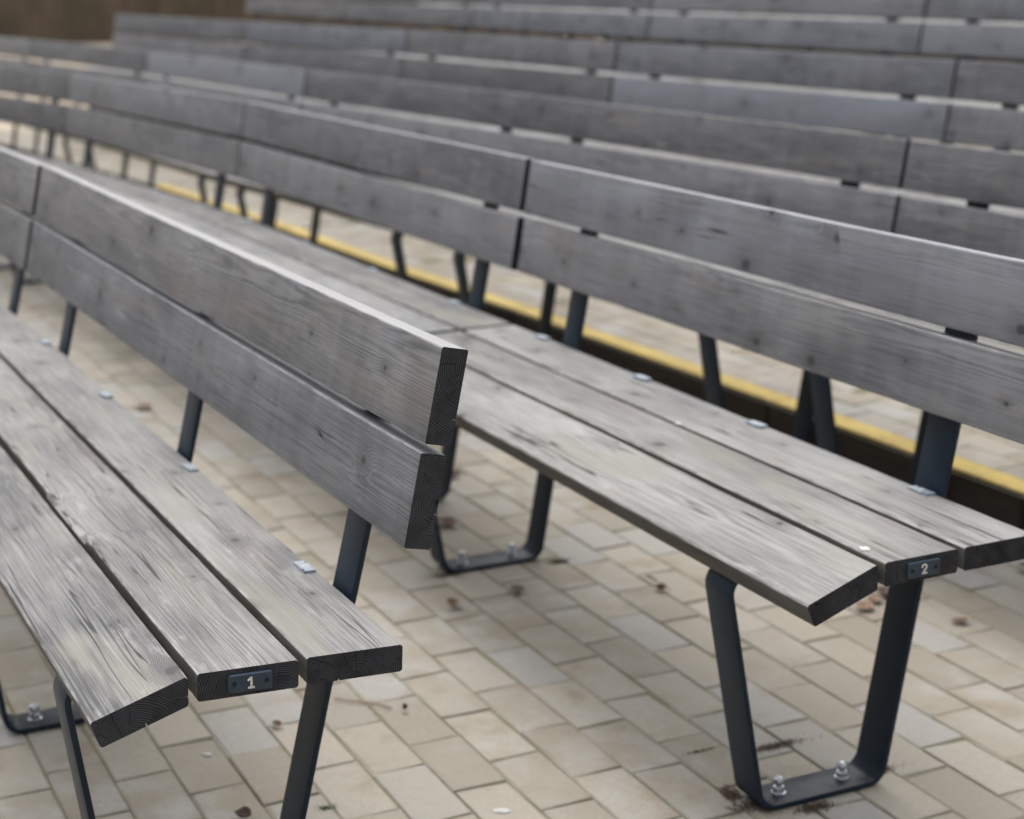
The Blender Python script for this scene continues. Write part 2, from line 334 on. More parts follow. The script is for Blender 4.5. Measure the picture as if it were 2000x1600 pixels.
def round_poly(P, rads, seg=3):
    out = []; n = len(P)
    for i in range(n):
        p, a, b = Vector(P[i]), Vector(P[i-1]), Vector(P[(i+1) % n])
        da, db = (a-p).normalized(), (b-p).normalized(); th = da.angle(db); r = rads[i]
        t = r/math.tan(th/2); c = p+(da+db).normalized()*(r/sin(th/2))
        s, e = p+da*t-c, p+db*t-c
        for k in range(seg+1):
            f = k/seg; q = (s*(1-f)+e*f)
            out.append(c+q.normalized()*r)
    return out
def plank_mesh(name, prof, L, mat, fine=False, notches=(), chip=None, seed=0, rad=0.004):
    """prof: polygon in plank-local (y, z); extruded along +x. notches: (side index, fraction, width, depth)."""
    rr = random.Random(seed)
    ns = 4
    if fine:
        xs = [0, 0.004, 0.02, 0.05, 0.09, 0.14, 0.20]; x = 0.26
        while x < L-0.03: xs.append(x); x += 0.055
        xs += [L]
    else: xs = [0, L]
    base = round_poly(prof, [rad]*len(prof), 3)
    nb = len(base)
    # a split runs in from the saw cut and closes towards the middle of the board
    ins = {}
    for (si, fr, wd, dp) in notches:
        a = Vector(prof[si]); b = Vector(prof[(si+1) % len(prof)])
        after = (si*4+3) % nb
        ins[after] = (a.lerp(b, fr), (b-a).normalized(), wd, dp)
    cen = sum((Vector(p) for p in prof), Vector((0, 0)))/len(prof)
    V, F = [], []; npt = None; wy = wz = 0
    for x in xs:
        ring = []
        k = max(0.0, 1-x/0.20)
        if fine and x > 0: wy += rr.gauss(0, .00018); wz += rr.gauss(0, .00022)
        for i, p in enumerate(base):
            q = Vector(p)
            if chip and chip[0] < x < chip[1] and q[0] > cen[0] and q[1] > cen[1]:
                c = sin(pi*(x-chip[0])/(chip[1]-chip[0])); c = min(1, c*1.8)
                d = 0.5+0.5*min(1, abs((i % 4)-1.5)/1.5)
                q = q+Vector((-0.007, -0.010))*c*(1.15-0.3*d)
            if fine and x > 0: q = q+Vector((wy+rr.gauss(0, .00012), wz+rr.gauss(0, .00012)))
            ring.append(q)
            if i in ins:
                P0, dr, wd, dp = ins[i]; inw = Vector((-dr[1], dr[0]))
                if inw.dot(cen-P0) < 0: inw = -inw
                w2 = max(wd*k, 2e-5)/2; off = Vector((wy, wz)) if x > 0 else Vector((0, 0))
                ring += [P0-dr*w2+off, P0+inw*dp*k+dr*wd*0.6*k+inw*1e-5+off, P0+dr*w2+off]
        npt = len(ring); V += [(x, q[0], q[1]) for q in ring]
    for j in range(len(xs)-1):
        for i in range(npt):
            a, b = j*npt+i, j*npt+(i+1) % npt
            F.append((a, b, b+npt, a+npt))
    F.append(tuple(range(npt))[::-1]); F.append(tuple(range((len(xs)-1)*npt, len(xs)*npt)))
    me = mesh_from(name, V, F, mat); fix_normals(me)
    me.polygons.foreach_set('use_smooth', [True]*len(me.polygons)); me.set_sharp_from_angle(angle=R(32))
    return me

def fillet_path(P, rads, seg=6):
    out = []
    for i, p in enumerate(P):
        r = rads[i]; p = Vector(p)
        if i in (0, len(P)-1) or r == 0: out.append(p); continue
        a, b = Vector(P[i-1]), Vector(P[i+1]); da, db = (a-p).normalized(), (b-p).normalized(); th = da.angle(db)
        t = r/math.tan(th/2); c = p+(da+db).normalized()*(r/sin(th/2)); s, e = p+da*t-c, p+db*t-c
        for k in range(seg+1):
            f = k/seg; out.append(c+(s*(1-f)+e*f).normalized()*r)
    return out
FW_, FT = 0.071, 0.0090
_fc = {}
def frame_mesh(tilt, lift):
    key = (round(tilt, 2), round(lift, 3))
    if key in _fc: return _fc[key]
    P = [(0.2615, 0.4375), (-0.0115, 0.4345), (-0.1200, 0.3955), (-0.0520, 0.0), (0.1840, 0.0), (0.2500, 0.345), (0.2850, 0.470), (0.3115, 0.600), (0.3530, 0.835)]
    rads = [0, 0.05, 0.034, 0.036, 0.036, 0.08, 0.15, 0.3, 0]
    path = [Vector(tf(p[0], p[1], tilt, lift)) for p in fillet_path(P, rads)]
    zmin = min(p[1] for p in path)
    inner = []
    for i, p in enumerate(path):
        a = path[max(0, i-1)]; b = path[min(len(path)-1, i+1)]; d = (b-a).normalized(); inner.append(p+Vector((-d[1], d[0]))*FT)
    n = len(path); V = []; F = []
    for (p, q) in zip(path, inner):
        for u, pt in ((0, p), (FW_, p), (FW_, q), (0, q)): V.append((u, -pt[0], pt[1]))
    for i in range(n-1):
        for k in range(4):
            a, b = i*4+k, i*4+(k+1) % 4; F.append((a, b, b+4, a+4))
    F.append((3, 2, 1, 0)); F.append(tuple((n-1)*4+k for k in range(4)))
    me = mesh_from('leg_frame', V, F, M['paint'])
    bm = bmesh.new(); bm.from_mesh(me); bmesh.ops.recalc_face_normals(bm, faces=bm.faces)
    ed = [e for e in bm.edges if len(e.link_faces) == 2 and e.calc_face_angle(0) > R(50)]
    bmesh.ops.bevel(bm, geom=ed, offset=0.0014, segments=2, affect='EDGES', profile=0.5)
    bm.to_mesh(me); bm.free()
    me.polygons.foreach_set('use_smooth', [True]*len(me.polygons)); me.set_sharp_from_angle(angle=R(40))
    _fc[key] = me; return me
def lathe(prof, n, hexa=False):
    V, F = [], []
    for (r, z) in prof:
        for k in range(n): V.append((r*cos(2*pi*k/n), r*sin(2*pi*k/n), z))
    for j in range(len(prof)-1):
        for k in range(n): F.append((j*n+k, j*n+(k+1) % n, (j+1)*n+(k+1) % n, (j+1)*n+k))
    F.append(tuple(range((len(prof)-1)*n, len(prof)*n))); F.append(tuple(range(n))[::-1])
    return V, F
def bolt_mesh():
    V, F = [], []
    for prof, n in (([(0.0125, 0), (0.0125, 0.0022), (0.0115, 0.0028)], 20), ([(0.0098, 0.0029), (0.0102, 0.0045), (0.0102, 0.0105), (0.0088, 0.0118)], 6),
                    ([(0.0055, 0.0119), (0.0055, 0.0170)], 14), ([(0.0088, 0.0171), (0.0092, 0.0182), (0.0092, 0.0235), (0.0075, 0.0262), (0.0040, 0.0280)], 12)):
        v, f = lathe(prof, n); o = len(V); V += v; F += [tuple(i+o for i in q) for q in f]
    return mesh_from('bolt', V, F, M['zinc'], 35)
BOLT = bolt_mesh()

def stroke_mesh(name, strokes, wd, th, mat):
    """strokes: polylines in (a, b); ribbon of width wd with round ends, thickness th along +c -> mesh coords (a, b, c)."""
    bm = bmesh.new()
    for pl in strokes:
        pts = [Vector(p) for p in pl]; Lf, Rt = [], []
        for i, p in enumerate(pts):
            d = (pts[min(i+1, len(pts)-1)]-pts[max(i-1, 0)]).normalized(); nrm = Vector((-d[1], d[0]))
            Lf.append(p+nrm*wd/2); Rt.append(p-nrm*wd/2)
        d0 = (pts[0]-pts[1]).normalized(); d1 = (pts[-1]-pts[-2]).normalized()
        def cap(c, d): 
            a0 = math.atan2(d[1], d[0]); return [c+Vector((cos(a0+t), sin(a0+t)))*wd/2 for t in (1.05, 0.52, 0.0, -0.52, -1.05)]
        loop = Lf+cap(pts[-1], d1)+Rt[::-1]+cap(pts[0], d0)
        top = [bm.verts.new((q[0], q[1], th)) for q in loop]; bot = [bm.verts.new((q[0], q[1], 0)) for q in loop]
        bm.faces.new(top)
        for i in range(len(loop)): bm.faces.new((bot[i], bot[(i+1) % len(loop)], top[(i+1) % len(loop)], top[i]))
    bmesh.ops.recalc_face_normals(bm, faces=bm.faces)
    me = bpy.data.meshes.new(name); bm.to_mesh(me); bm.free(); me.materials.append(mat); return me
def rounded_plate(name, a, b, th, r, mat, bev=0.0012):
    P = round_poly([(-a/2, -b/2), (a/2, -b/2), (a/2, b/2), (-a/2, b/2)], [r]*4, 4); n = len(P)
    V = [(p[0], p[1], 0) for p in P]+[(p[0], p[1], th-bev) for p in P]
    for p in P:
        k = Vector((p[0]*(1-2*bev/a), p[1]*(1-2*bev/b))); V.append((k[0], k[1], th))
    F = []
    for j in range(2):
        for i in range(n): F.append((j*n+i, j*n+(i+1) % n, (j+1)*n+(i+1) % n, (j+1)*n+i))
    F.append(tuple(range(2*n, 3*n)))
    return mesh_from(name, V, F, mat, 30)
def notched_tag():
    """galvanised seat tag: small plate with two screw notches cut into opposite edges."""
    a, b = 0.046, 0.018; out = []
    for (cx, cy, sgn) in ((-0.016, b/2, 1), (0.016, -b/2, -1)):
        pass
    P = [(-a/2, -b/2), (0.012, -b/2)]+[(0.016+0.004*cos(t), -b/2+0.004*sin(t)) for t in (pi, pi*.75, pi*.5, pi*.25, 0)]+[(a/2, -b/2), (a/2, b/2)]
    P += [(-0.012, b/2)]+[(-0.016+0.004*cos(t), b/2-0.004*sin(t)) for t in (0, pi*.25, pi*.5, pi*.75, pi)]+[(-a/2, b/2)]
    Q = []
    for p in P:
        if not Q or (Vector(p)-Vector(Q[-1])).length > 1e-5: Q.append(p)
    n = len(Q); V = [(p[0], p[1], 0) for p in Q]+[(p[0], p[1], 0.0032) for p in Q]+[(p[0]*.985, p[1]*.95, 0.004) for p in Q]
    F = [(j*n+i, j*n+(i+1) % n, (j+1)*n+(i+1) % n, (j+1)*n+i) for j in range(2) for i in range(n)]+[tuple(range(2*n, 3*n))]
    return mesh_from('seat_tag', V, F, M['tag'])
TAG = notched_tag()
ONE = [[(-0.20, 0.22), (0.04, 0.42)], [(0.05, 0.43), (0.05, -0.40)], [(-0.15, -0.43), (0.25, -0.43)]]
TWO = [[(-0.26, 0.20), (-0.22, 0.34), (-0.08, 0.43), (0.08, 0.43), (0.22, 0.34), (0.26, 0.20), (0.20, 0.04), (-0.02, -0.18), (-0.26, -0.42), (0.28, -0.42)]]
def sc_st(st, k): return [[(a*k, b*k) for a, b in pl] for pl in st]
TAG_ONE = stroke_mesh('numeral', sc_st([[(-0.2, 0.3), (0, 0.45), (0, -0.45)]], 0.012), 0.0022, 0.0005, M['numeral'])
TAG_BAR = stroke_mesh('numeral_mark', [[(0, 0.0045), (0, -0.0045)]], 0.0024, 0.0005, M['numeral'])
SCREW_V, SCREW_F = lathe([(0.0030, 0), (0.0030, 0.0006), (0.0022, 0.0008), (0.0014, 0.0002)], 14)
SCREW = mesh_from('screw', SCREW_V, SCREW_F, M['screw'], 35)

def bench(label, group, loc, yaw, L, tilt=0.0, lift=0.0, frames=None, tags=(), number=None, fine=False, ends=(0, 0, 0, 0), seed=0, from_top=True, gap_end=0.016, chip=None, bgap=GB, tones=None, seat_gap=0.0008):
    """loc = ground point under section origin (or the top front corner of the backrest when from_top)."""
    d = Vector((cos(yaw), sin(yaw))); b = Vector((d[1], -d[0]))
    if from_top:
        vt, wt = tf(V_TOP[0], V_TOP[1], tilt, lift); o = Vector((loc[0], loc[1]))-b*vt; zb = loc[2]-wt
    else: o = Vector((loc[0], loc[1])); zb = loc[2]
    root = empty('timber_bench', (o[0], o[1], zb), yaw, label, 'bench', group)
    Lp = L-gap_end; Ls = L-seat_gap
    o3 = (VB+dB[0]*(PB+bgap), WB+dB[1]*(PB+bgap)); upper = rect(o3, dB, nB, PB, T)
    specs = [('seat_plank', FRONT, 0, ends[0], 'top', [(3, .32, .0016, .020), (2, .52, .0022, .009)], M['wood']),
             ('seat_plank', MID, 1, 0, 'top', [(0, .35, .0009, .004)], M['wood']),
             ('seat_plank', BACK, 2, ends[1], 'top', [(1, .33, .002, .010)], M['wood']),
             ('back_plank', LOW, 3, ends[2], 'front', [(2, .62, .002, .006)], M['wood_back']),
             ('back_plank', upper, 4, ends[3], 'front', [(2, .25, .0016, .004), (2, .72, .002, .008)], M['wood_back'])]
    for nm, pr, i, e, face, nots, mat in specs:
        pts = [Vector((-tf(v, w, tilt, lift)[0], tf(v, w, tilt, lift)[1])) for v, w in pr]   # bench-local (y, z)
        cen = sum(pts, Vector((0, 0)))/4
        if face == 'top': dirv = (pts[0]-pts[1]) if i == 0 else (pts[0]-pts[3])       # +y of the plank points to the front
        else: dirv = pts[0]-pts[1]                                                       # down the face
        phi = math.atan2(dirv[1], dirv[0])
        if i == 0: phi = math.atan2((pts[1]-pts[0])[1], (pts[1]-pts[0])[0])
        loc2 = [Vector((q[0]*cos(phi)+q[1]*sin(phi), -q[0]*sin(phi)+q[1]*cos(phi))) for q in (p-cen for p in pts)]
        me = plank_mesh(nm, loc2, (Ls if i < 3 else Lp)-e, mat, fine, nots if fine else (), chip if i == 1 else None, seed*10+i, 0.004 if i < 3 else 0.003)
        po = obj(nm, me, root); po.location = (e, cen[0], cen[1]); po.rotation_euler = (phi, 0, 0)
        tn = (tones or {}).get(i, (0, 0)); po.color = (0.5+tn[0], 0.5, 0.5+tn[1], 1)
    fm = frame_mesh(tilt, lift)
    for u in (frames if frames is not None else (0.20, L-0.285)):
        f = obj('leg_frame', fm, root); f.location = (u, 0, 0)
        for vv in (0.004, 0.126):
            q = tf(vv, 0.0, tilt, lift)
            bo = obj('bolt', BOLT, f); bo.location = (FW_/2, -q[0], FT+q[1]); bo.rotation_euler = (0, 0, random.uniform(0, 3))
    for k, u in enumerate(tags):
        v0, w0 = tf(2*PW+GAP-0.013, S, tilt, lift); a = R(tilt)
        t = obj('seat_tag', TAG, root); t.location = (u, -v0, w0+0.0003); t.rotation_euler = (-a, 0, 0)
        nmk = obj('numeral' if (k == 0 and number == 1) else 'numeral_mark', TAG_ONE if (k == 0 and number == 1) else TAG_BAR, t)
        nmk.location = (0, 0, 0.0040)
    if number:
        v0, w0 = tf(0.0655, S-0.0185, tilt, lift); a = R(tilt)
        pl = obj('number_plate', rounded_plate('number_plate', 0.0565, 0.0235, 0.0042, 0.0030, M['plate']), root)
        # plate faces -x of the bench: its local x -> -y... built in (a, b, c) = (right, up, out)
        mat = Matrix(((0, 0, -1, -0.0003), (-cos(a), sin(a), 0, -v0), (sin(a), cos(a), 0, w0), (0, 0, 0, 1)))
        pl.matrix_local = mat
        nu = obj('numeral', stroke_mesh('numeral', sc_st(ONE if number == 1 else TWO, 0.0150), 0.0026 if number == 1 else 0.0024, 0.0005, M['numeral']), pl); nu.location = (0, 0, 0.0042)
        for s in (-1, 1):
            sw = obj('screw', SCREW, pl); sw.location = (s*0.0205, 0, 0.0042)
    return root

def yaw_of(a, b): return math.atan2(b[1]-a[1], b[0]-a[0])
def dist(a, b): return math.hypot(b[0]-a[0], b[1]-a[1])
ROW_G = 'timber benches standing in curved rows'
# row 1
bench('grey slatted bench with the blue number 1 plate on its end, sharp foremost bench', ROW_G, (-0.3842, 1.9673, 0), R(115.91), 2.390, -2.676, 0,
      (0.206, 1.006, 2.000), (0.335, 0.921, 1.523, 2.110), 1, True, (-0.002, 0.003, 0.0014, -0.005), 1, False, chip=(0.58, 0.86), bgap=0.0128)
bench('bench joined on behind the number 1 bench, its far end cut off', ROW_G, (-1.134, 4.262, 0.8456), R(117.2), 2.1, -2.676, 0, (0.17, 1.80), (0.3, 0.8, 1.3, 1.8), None, False, (0, 0, 0, 0), 2, bgap=0.0128)
# row 2
def run(pts, z, lift, labels, seed, tags=False, frames=None, tones=()):
    for i in range(len(pts)-1):
        a, b = pts[i], pts[i+1]; L = dist(a, b)
        bench(labels[i], ROW_G, (a[0], a[1], z), yaw_of(a, b), L, 0.0, lift, frames, [L*(0.14+0.26*k) for k in range(4)] if tags else (), None, False, (0, 0, 0, 0), seed+i, gap_end=0.0025 if seed+i == 21 else 0.016, tones=dict(tones).get(i))
bench('grey slatted bench with the blue number 2 plate on its seat end', ROW_G, (0.5214, 2.3406, 0.001), R(115.156), 1.776, 0.40, 0, (0.221, 1.475), (0.246, 0.720, 1.144, 1.600), 2, True, (0, 0, 0, 0), 3, False, tones={4: (.30, .30), 3: (-.02, 0)})
r2 = [(0.040, 4.090), (-0.895, 6.041), (-1.924, 7.847), (-3.13, 9.52)]
run(r2, 0.8638, 0.0, ['bench joined on behind the number 2 bench, second of its row', 'third bench of the number 2 row, its paler joint above the yellow step edge', 'fourth bench of the number 2 row, partly cut off by the photo edge'], 10, True, None, {0: {4: (-.22, 0), 3: (.08, .1)}, 1: {4: (-.05, 0), 3: (-.08, 0)}, 2: {4: (-.2, 0), 3: (-.15, 0)}}.items())
# row 3 (feet just in front of the first step)
Z1, Z2, Z3 = 0.115, 0.324, 0.556
r3 = [(1.82, 2.62), (0.978, 4.354), (0.090, 6.032), (-0.878, 7.764), (-1.972, 9.823), (-3.10, 11.70), (-4.25, 13.5)]
run(r3, 0.872, 0.010, ['bench of the third row at the photo edge, right of the dark upright joint', 'dark-backed long bench of the third row behind the number 2 bench', 'third-row bench whose backrest is behind the second joint of the number 2 row',
    'third-row bench with a pale silvery upper plank', 'third-row bench beside the pale-planked one, further along', 'last third-row bench, in front of the brown fence'], 20, tones={0: {4: (-.28, .1), 3: (-.12, .1)}, 1: {4: (-.20, -.0), 3: (.12, .1)}, 2: {4: (-.10, 0), 3: (.12, .1)}, 3: {4: (.55, .4), 3: (0, .1)}, 4: {4: (-.12, .1)}}.items())
# row 4 on the first terrace
r4 = [(2.27, 3.95), (1.440, 5.757), (0.453, 7.451), (-0.517, 9.256), (-1.610, 11.085), (-2.93, 13.46)]
run(r4, Z1+0.872, 0.010, ['fourth-row bench at the photo edge with its joint above the third row', 'fourth-row bench with bluish pale lower plank, behind the third row', 'fourth-row bench with dark lower plank between two upright joints',
    'small blurred fourth-row bench with a bluish upper plank', 'last fourth-row bench, its free end against the brown fence'], 30, tones={0: {4: (.0, .2), 3: (-.02, .1)}, 1: {4: (.14, .35), 3: (.50, .5)}, 2: {4: (.06, .1), 3: (-.22, 0)}, 3: {4: (-.05, .5), 3: (-.35, 0)}, 4: {4: (-.15, .1), 3: (-.1, 0)}}.items())
# row 5 on the second terrace
r5 = [(2.62, 5.45), (1.690, 7.262), (0.733, 9.076), (-0.180, 11.05), (-1.15, 13.15), (-2.22, 15.55)]
run(r5, Z2+0.872, 0.010, ['topmost bench row seen, bench at the photo edge', 'fifth-row bench at the top of the picture, between two joints', 'fifth-row bench with bluish lower plank at the top of the picture',
    'fifth-row bench far along the top terrace', 'end bench of the fifth row beside the brown fence'], 40, tones={0: {4: (.2, .3), 3: (.35, .4)}, 1: {4: (.05, .2), 3: (.22, .4)}, 2: {4: (.1, .3), 3: (-.02, .6)}, 3: {3: (-.1, .1), 4: (-.1, .1)}}.items())
r6 = [(3.40, 5.85), (2.46, 7.66), (1.50, 9.48), (0.58, 11.46), (-0.35, 13.46)]
run(r6, Z3+0.872, 0.010, ['sixth-row bench at the photo edge, glimpsed between the fifth-row planks', 'sixth-row bench glimpsed between the planks of the fifth row', 'sixth-row bench glimpsed through the fifth row, second visible', 'end bench of the sixth row, glimpsed behind the fifth'], 50)

# ------------------------------------------------------------------ ground, terraces
def sheet(name, pts, z, mat, parent=None, **kw):
    me = mesh_from(name, [(p[0], p[1], z) for p in pts], [tuple(range(len(pts)))], mat); return obj(name, me, parent, **kw)
sheet('ground', [(-80, -60), (80, -60), (80, 120), (-80, 120)], -0.030, M['ground'], kind='structure')
def edge_from_row(r, off):
    out = []
    for i, p in enumerate(r):
        a = r[max(0, i-1)]; b = r[min(len(r)-1, i+1)]; y = yaw_of(a, b); out.append((p[0]+sin(y)*off, p[1]-cos(y)*off))
    return out
E1 = [(2.45, 1.25), (1.16, 3.825), (0.71, 4.734), (0.004, 6.119), (-0.514, 7.086), (-1.075, 8.205), (-2.025, 9.985), (-3.13, 11.83), (-4.28, 13.67)]
E2 = edge_from_row(r4, -0.085); E3 = edge_from_row(r5, -0.085); E4 = edge_from_row(r6, 1.2)
E2 = [(2.27+0.85, 3.95-1.75)]+E2+[(-3.25, 13.95)]; E3 = [(2.62+0.95, 5.45-1.8)]+E3+[(-2.2, 15.6)]; E4 = [(3.4+1.9, 5.85-1.3)]+E4+[(-0.9, 15.9)]
pave = sheet('pavement', [(3.2, -0.6), (2.9, 0.3)]+E1+[(-6.5, 13.6), (-6.5, -0.6)], -0.0035, M['joint'], kind='structure')

# paver stone: chamfered block, 18 faces
def paver_mesh(a, b, h=0.028, c=0.0022):
    V = []
    for (s, z) in ((0, -h), (0, -c), (c, 0)):
        for x, y in ((-1, -1), (1, -1), (1, 1), (-1, 1)): V.append((x*(a/2-s), y*(b/2-s), z))
    F = [(8, 9, 10, 11)]
    for j in range(2):
        for i in range(4): F.append((j*4+i, j*4+(i+1) % 4, (j+1)*4+(i+1) % 4, (j+1)*4+i))
    return mesh_from('paver', V, F, M['paver'])
PL, PH = 0.1965, 0.0968
PAVERS = []
for q in range(5):
    me = paver_mesh(PL-0.0026, PH-0.0026); rq = random.Random(q)
    for i, v in enumerate(me.vertices):
        if i >= 4: v.co += Vector((rq.gauss(0, .0005), rq.gauss(0, .0005), -abs(rq.gauss(0, .0003))))
    if q:   # a knocked-off corner
        k = 8+rq.randrange(4); c = me.vertices[k].co; c.x *= 1-rq.uniform(.02, .06); c.y *= 1-rq.uniform(.04, .10); c.z -= .0012
        me.vertices[k-4].co.z -= rq.uniform(.001, .004)
    PAVERS.append(me)
def inside(p, poly):
    c = False; n = len(poly)
    for i in range(n):
        a, b = poly[i], poly[i-1]
        if (a[1] > p[1]) != (b[1] > p[1]) and p[0] < (b[0]-a[0])*(p[1]-a[1])/(b[1]-a[1])+a[0]: c = not c
    return c
bpy.context.view_layer.update()
DG = bpy.context.evaluated_depsgraph_get()
def visible_share(M4, a, b):
    n = 0
    xs = []
    for u in (-.42, 0, .42):
        for v in (-.4, .4):
            P = M4 @ Vector((a*u, b*v, 0.002)); sx, sy, z = screen(P)
            if not (-20 < sx < 2020 and -20 < sy < 1620) or z < 0.3: continue
            d = (P-CAM); L = d.length; d.normalize()
            hit = SC.ray_cast(DG, CAM, d, distance=L-0.02)[0]
            if not hit: n += 1
    return n/6.0
def screen_area(M4, a, b):
    q = [screen(M4 @ Vector((a*u, b*v, 0)))[:2] for u, v in ((-.5, -.5), (.5, -.5), (.5, .5), (-.5, .5))]
    return abs(sum(q[i-1][0]*q[i][1]-q[i][0]*q[i-1][1] for i in range(4)))/2
def lay(mats, parent, limit, name='paver', rest='paver_field'):
    sc = []
    for i, M4 in enumerate(mats):
        sx, sy, z = screen(M4.translation)
        s = 0.0
        if z > 0.3 and -120 < sx < 2120 and -120 < sy < 1750: s = visible_share(M4, PL, PH)*screen_area(M4, PL, PH)
        sc.append((s, i))
    sc.sort(reverse=True); single = set(i for s, i in sc[:limit] if s > 90)
    V, F = [], []; srcs = [[v.co.copy() for v in me.vertices] for me in PAVERS]; pf = [tuple(p.vertices) for p in PAVERS[0].polygons]
    for i, M4 in enumerate(mats):
        if i in single:
            o = obj(name, PAVERS[(i*7) % 5], parent); o.matrix_world = M4
        else:
            k = len(V); V += [M4 @ v for v in srcs[i % 5]]; F += [tuple(j+k for j in f) for f in pf]
    if V: obj(rest, mesh_from(rest, V, F, M['paver']), parent, kind='stuff')
def place(x, y, z, ang, rr):
    return Matrix.Translation((x, y, z+rr.gauss(0, .0007))) @ Matrix.Rotation(ang+R(rr.gauss(0, .25)), 4, 'Z') @ Matrix.Rotation(R(rr.gauss(0, .22)), 4, 'X') @ Matrix.Rotation(R(rr.gauss(0, .14)), 4, 'Y')
rr = random.Random(3)
A0 = R(115.2); n0 = Vector((sin(A0), -cos(A0))); d0 = Vector((cos(A0), sin(A0)))
PH0 = {6: 2.6026, 7: 2.6802, 8: 2.5637, 9: 2.7300}
poly = [(3.2, -0.6), (2.9, 0.3)]+E1+[(-6.5, 13.6), (-6.5, -0.6)]
mats = []
for k in range(-34, 42):
    off = 0.4388+PH*(k+0.5)
    ph = PH0.get(k, 2.6+(k % 2)*PL/2+rr.uniform(-.028, .028))
    for j in range(-14, 56):
        al = ph+PL*(j+0.5); P = n0*off+d0*al
        if P.length > 9.5 or P[1] < 0.4: continue
        if P[0] < -3.6 : continue
        # stones lie in front of the step
        if not inside((P[0]+n0[0]*0.045, P[1]+n0[1]*0.045), poly): continue
        mats.append(place(P[0]+rr.gauss(0, .0005), P[1]+rr.gauss(0, .0005), 0, A0, rr))
lay(mats, pave, 296)

def terrace(name, front, back, z, limit, rise, label, painted=99):
    t = sheet(name, front+back[::-1], z-0.0045, M['joint'], kind='structure')
    t['label'] = label
    rr = random.Random(int(z*1000)); mats = []
    for i in range(len(front)-1):
        a, b = Vector(front[i]), Vector(front[i+1]); y = yaw_of(a, b); d = (b-a).normalized(); n = Vector((d[1], -d[0])); L = (b-a).length
        # riser board with a rounded lip, and the yellow strip on the step's edge
        bm = bmesh.new(); box_bm(bm, (0.002, -0.060, z-rise), (L-0.002, 0.0, z-0.001))
        bmesh.ops.bevel(bm, geom=[e for e in bm.edges], offset=0.006, segments=2, affect='EDGES')
        me = bpy.data.meshes.new('riser_board'); bm.to_mesh(me); bm.free(); me.materials.append(M['riser'])
        ro = obj('riser_board', me, t); ro.location = (a[0], a[1], 0); ro.rotation_euler = (0, 0, y)
        bm = bmesh.new(); box_bm(bm, (0.004, -0.082, z-0.0008), (L-0.004, -0.008, z+0.0035))
        bmesh.ops.bevel(bm, geom=[e for e in bm.edges], offset=0.0015, segments=1, affect='EDGES')
        me = bpy.data.meshes.new('yellow_strip'); bm.to_mesh(me); bm.free(); me.materials.append(M['yellow'])
        if i >= painted: me.materials[0] = M['paver']
        ys = obj('yellow_strip' if i < painted else 'edge_strip', me, t); ys.location = (a[0], a[1], 0); ys.rotation_euler = (0, 0, y)
        poly = [front[i], front[i+1], back[min(i+1, len(back)-1)], back[min(i, len(back)-1)]]
        for k in range(0, 14):
            off = 0.088+PH*(k+0.5); ph = (k % 2)*PL/2+rr.uniform(-.02, .02)
            for j in range(-2, int(L/PL)+2):
                al = ph+PL*(j+0.5)
                if al < 0.05 or al > L-0.03: continue
                P = a+d*al+n*off
                if k > 10: continue
                if not inside((P[0], P[1]), front+back[::-1]): continue
                mats.append(place(P[0], P[1], z, y, rr))
    lay(mats, t, limit)
    return t
bpy.context.view_layer.update(); DG = bpy.context.evaluated_depsgraph_get()
terrace('terrace', E1, E2, Z1, 130, Z1+0.01, 'first paved step with a yellow front edge', 6)
terrace('terrace', E2, E3, Z2, 0, Z2-Z1+0.01, 'second paved step behind the fourth row of benches')
terrace('terrace', E3, E4, Z3, 0, Z3-Z2+0.01, 'third paved step behind the fifth row of benches')
E4 = E4[:-1]; E5 = [(p[0]+1.0, p[1]+.45) for p in E4]; E6 = [(p[0]+1.6, p[1]+.75) for p in E5]
terrace('terrace', E4, E5, 0.80, 0, 0.26, 'fourth paved step behind the sixth row of benches')
terrace('terrace', E5, E6, 1.02, 0, 0.23, 'fifth and highest paved step behind the benches')

# sandy bank rising at the end of the rows, up to the fence
V, F = [], []; nx, ny = 40, 44
def sst(a, b, x): t = min(1, max(0, (x-a)/(b-a))); return t*t*(3-2*t)
rb = random.Random(5)
for j in range(ny+1):
    for i in range(nx+1):
        x = -15+i*(20.0/nx); y = 10+j*(13.0/ny); s = -.47*x+.88*y
        V.append((x, y, -0.10+0.66*sst(13.2, 18.2, s)+rb.gauss(0, .012)))
F = [(j*(nx+1)+i, j*(nx+1)+i+1, (j+1)*(nx+1)+i+1, (j+1)*(nx+1)+i) for j in range(ny) for i in range(nx)]
obj('sandy_bank', mesh_from('sandy_bank', V, F, M['bank'], 60), kind='structure')

# ------------------------------------------------------------------ brown board fence far behind
fence = empty('board_fence', (-7.8, 19.2, 0.55), R(-4), 'dark brown upright-board fence far behind the bench rows', 'fence')
bm = bmesh.new(); box_bm(bm, (-0.0705, -0.011, 0), (0.0705, 0.011, 2.1)); bmesh.ops.bevel(bm, geom=list(bm.edges), offset=0.003, segments=1, affect='EDGES')
BD = bpy.data.meshes.new('fence_board'); bm.to_mesh(BD); bm.free(); BD.materials.append(M['board'])
for i in range(64):
    o = obj('fence_board', BD, fence); o.location = (i*0.142, random.uniform(-.004, .004), random.uniform(-.02, .02)); o.rotation_euler = (0, 0, R(random.gauss(0, .8)))
bm = bmesh.new(); box_bm(bm, (-0.1, 0.013, -.04), (9.1, 0.063, .04)); RL = bpy.data.meshes.new('fence_rail'); bm.to_mesh(RL); bm.free(); RL.materials.append(M['board'])
for z in (0.35, 1.7):
    o = obj('fence_rail', RL, fence); o.location = (0, 0, z)

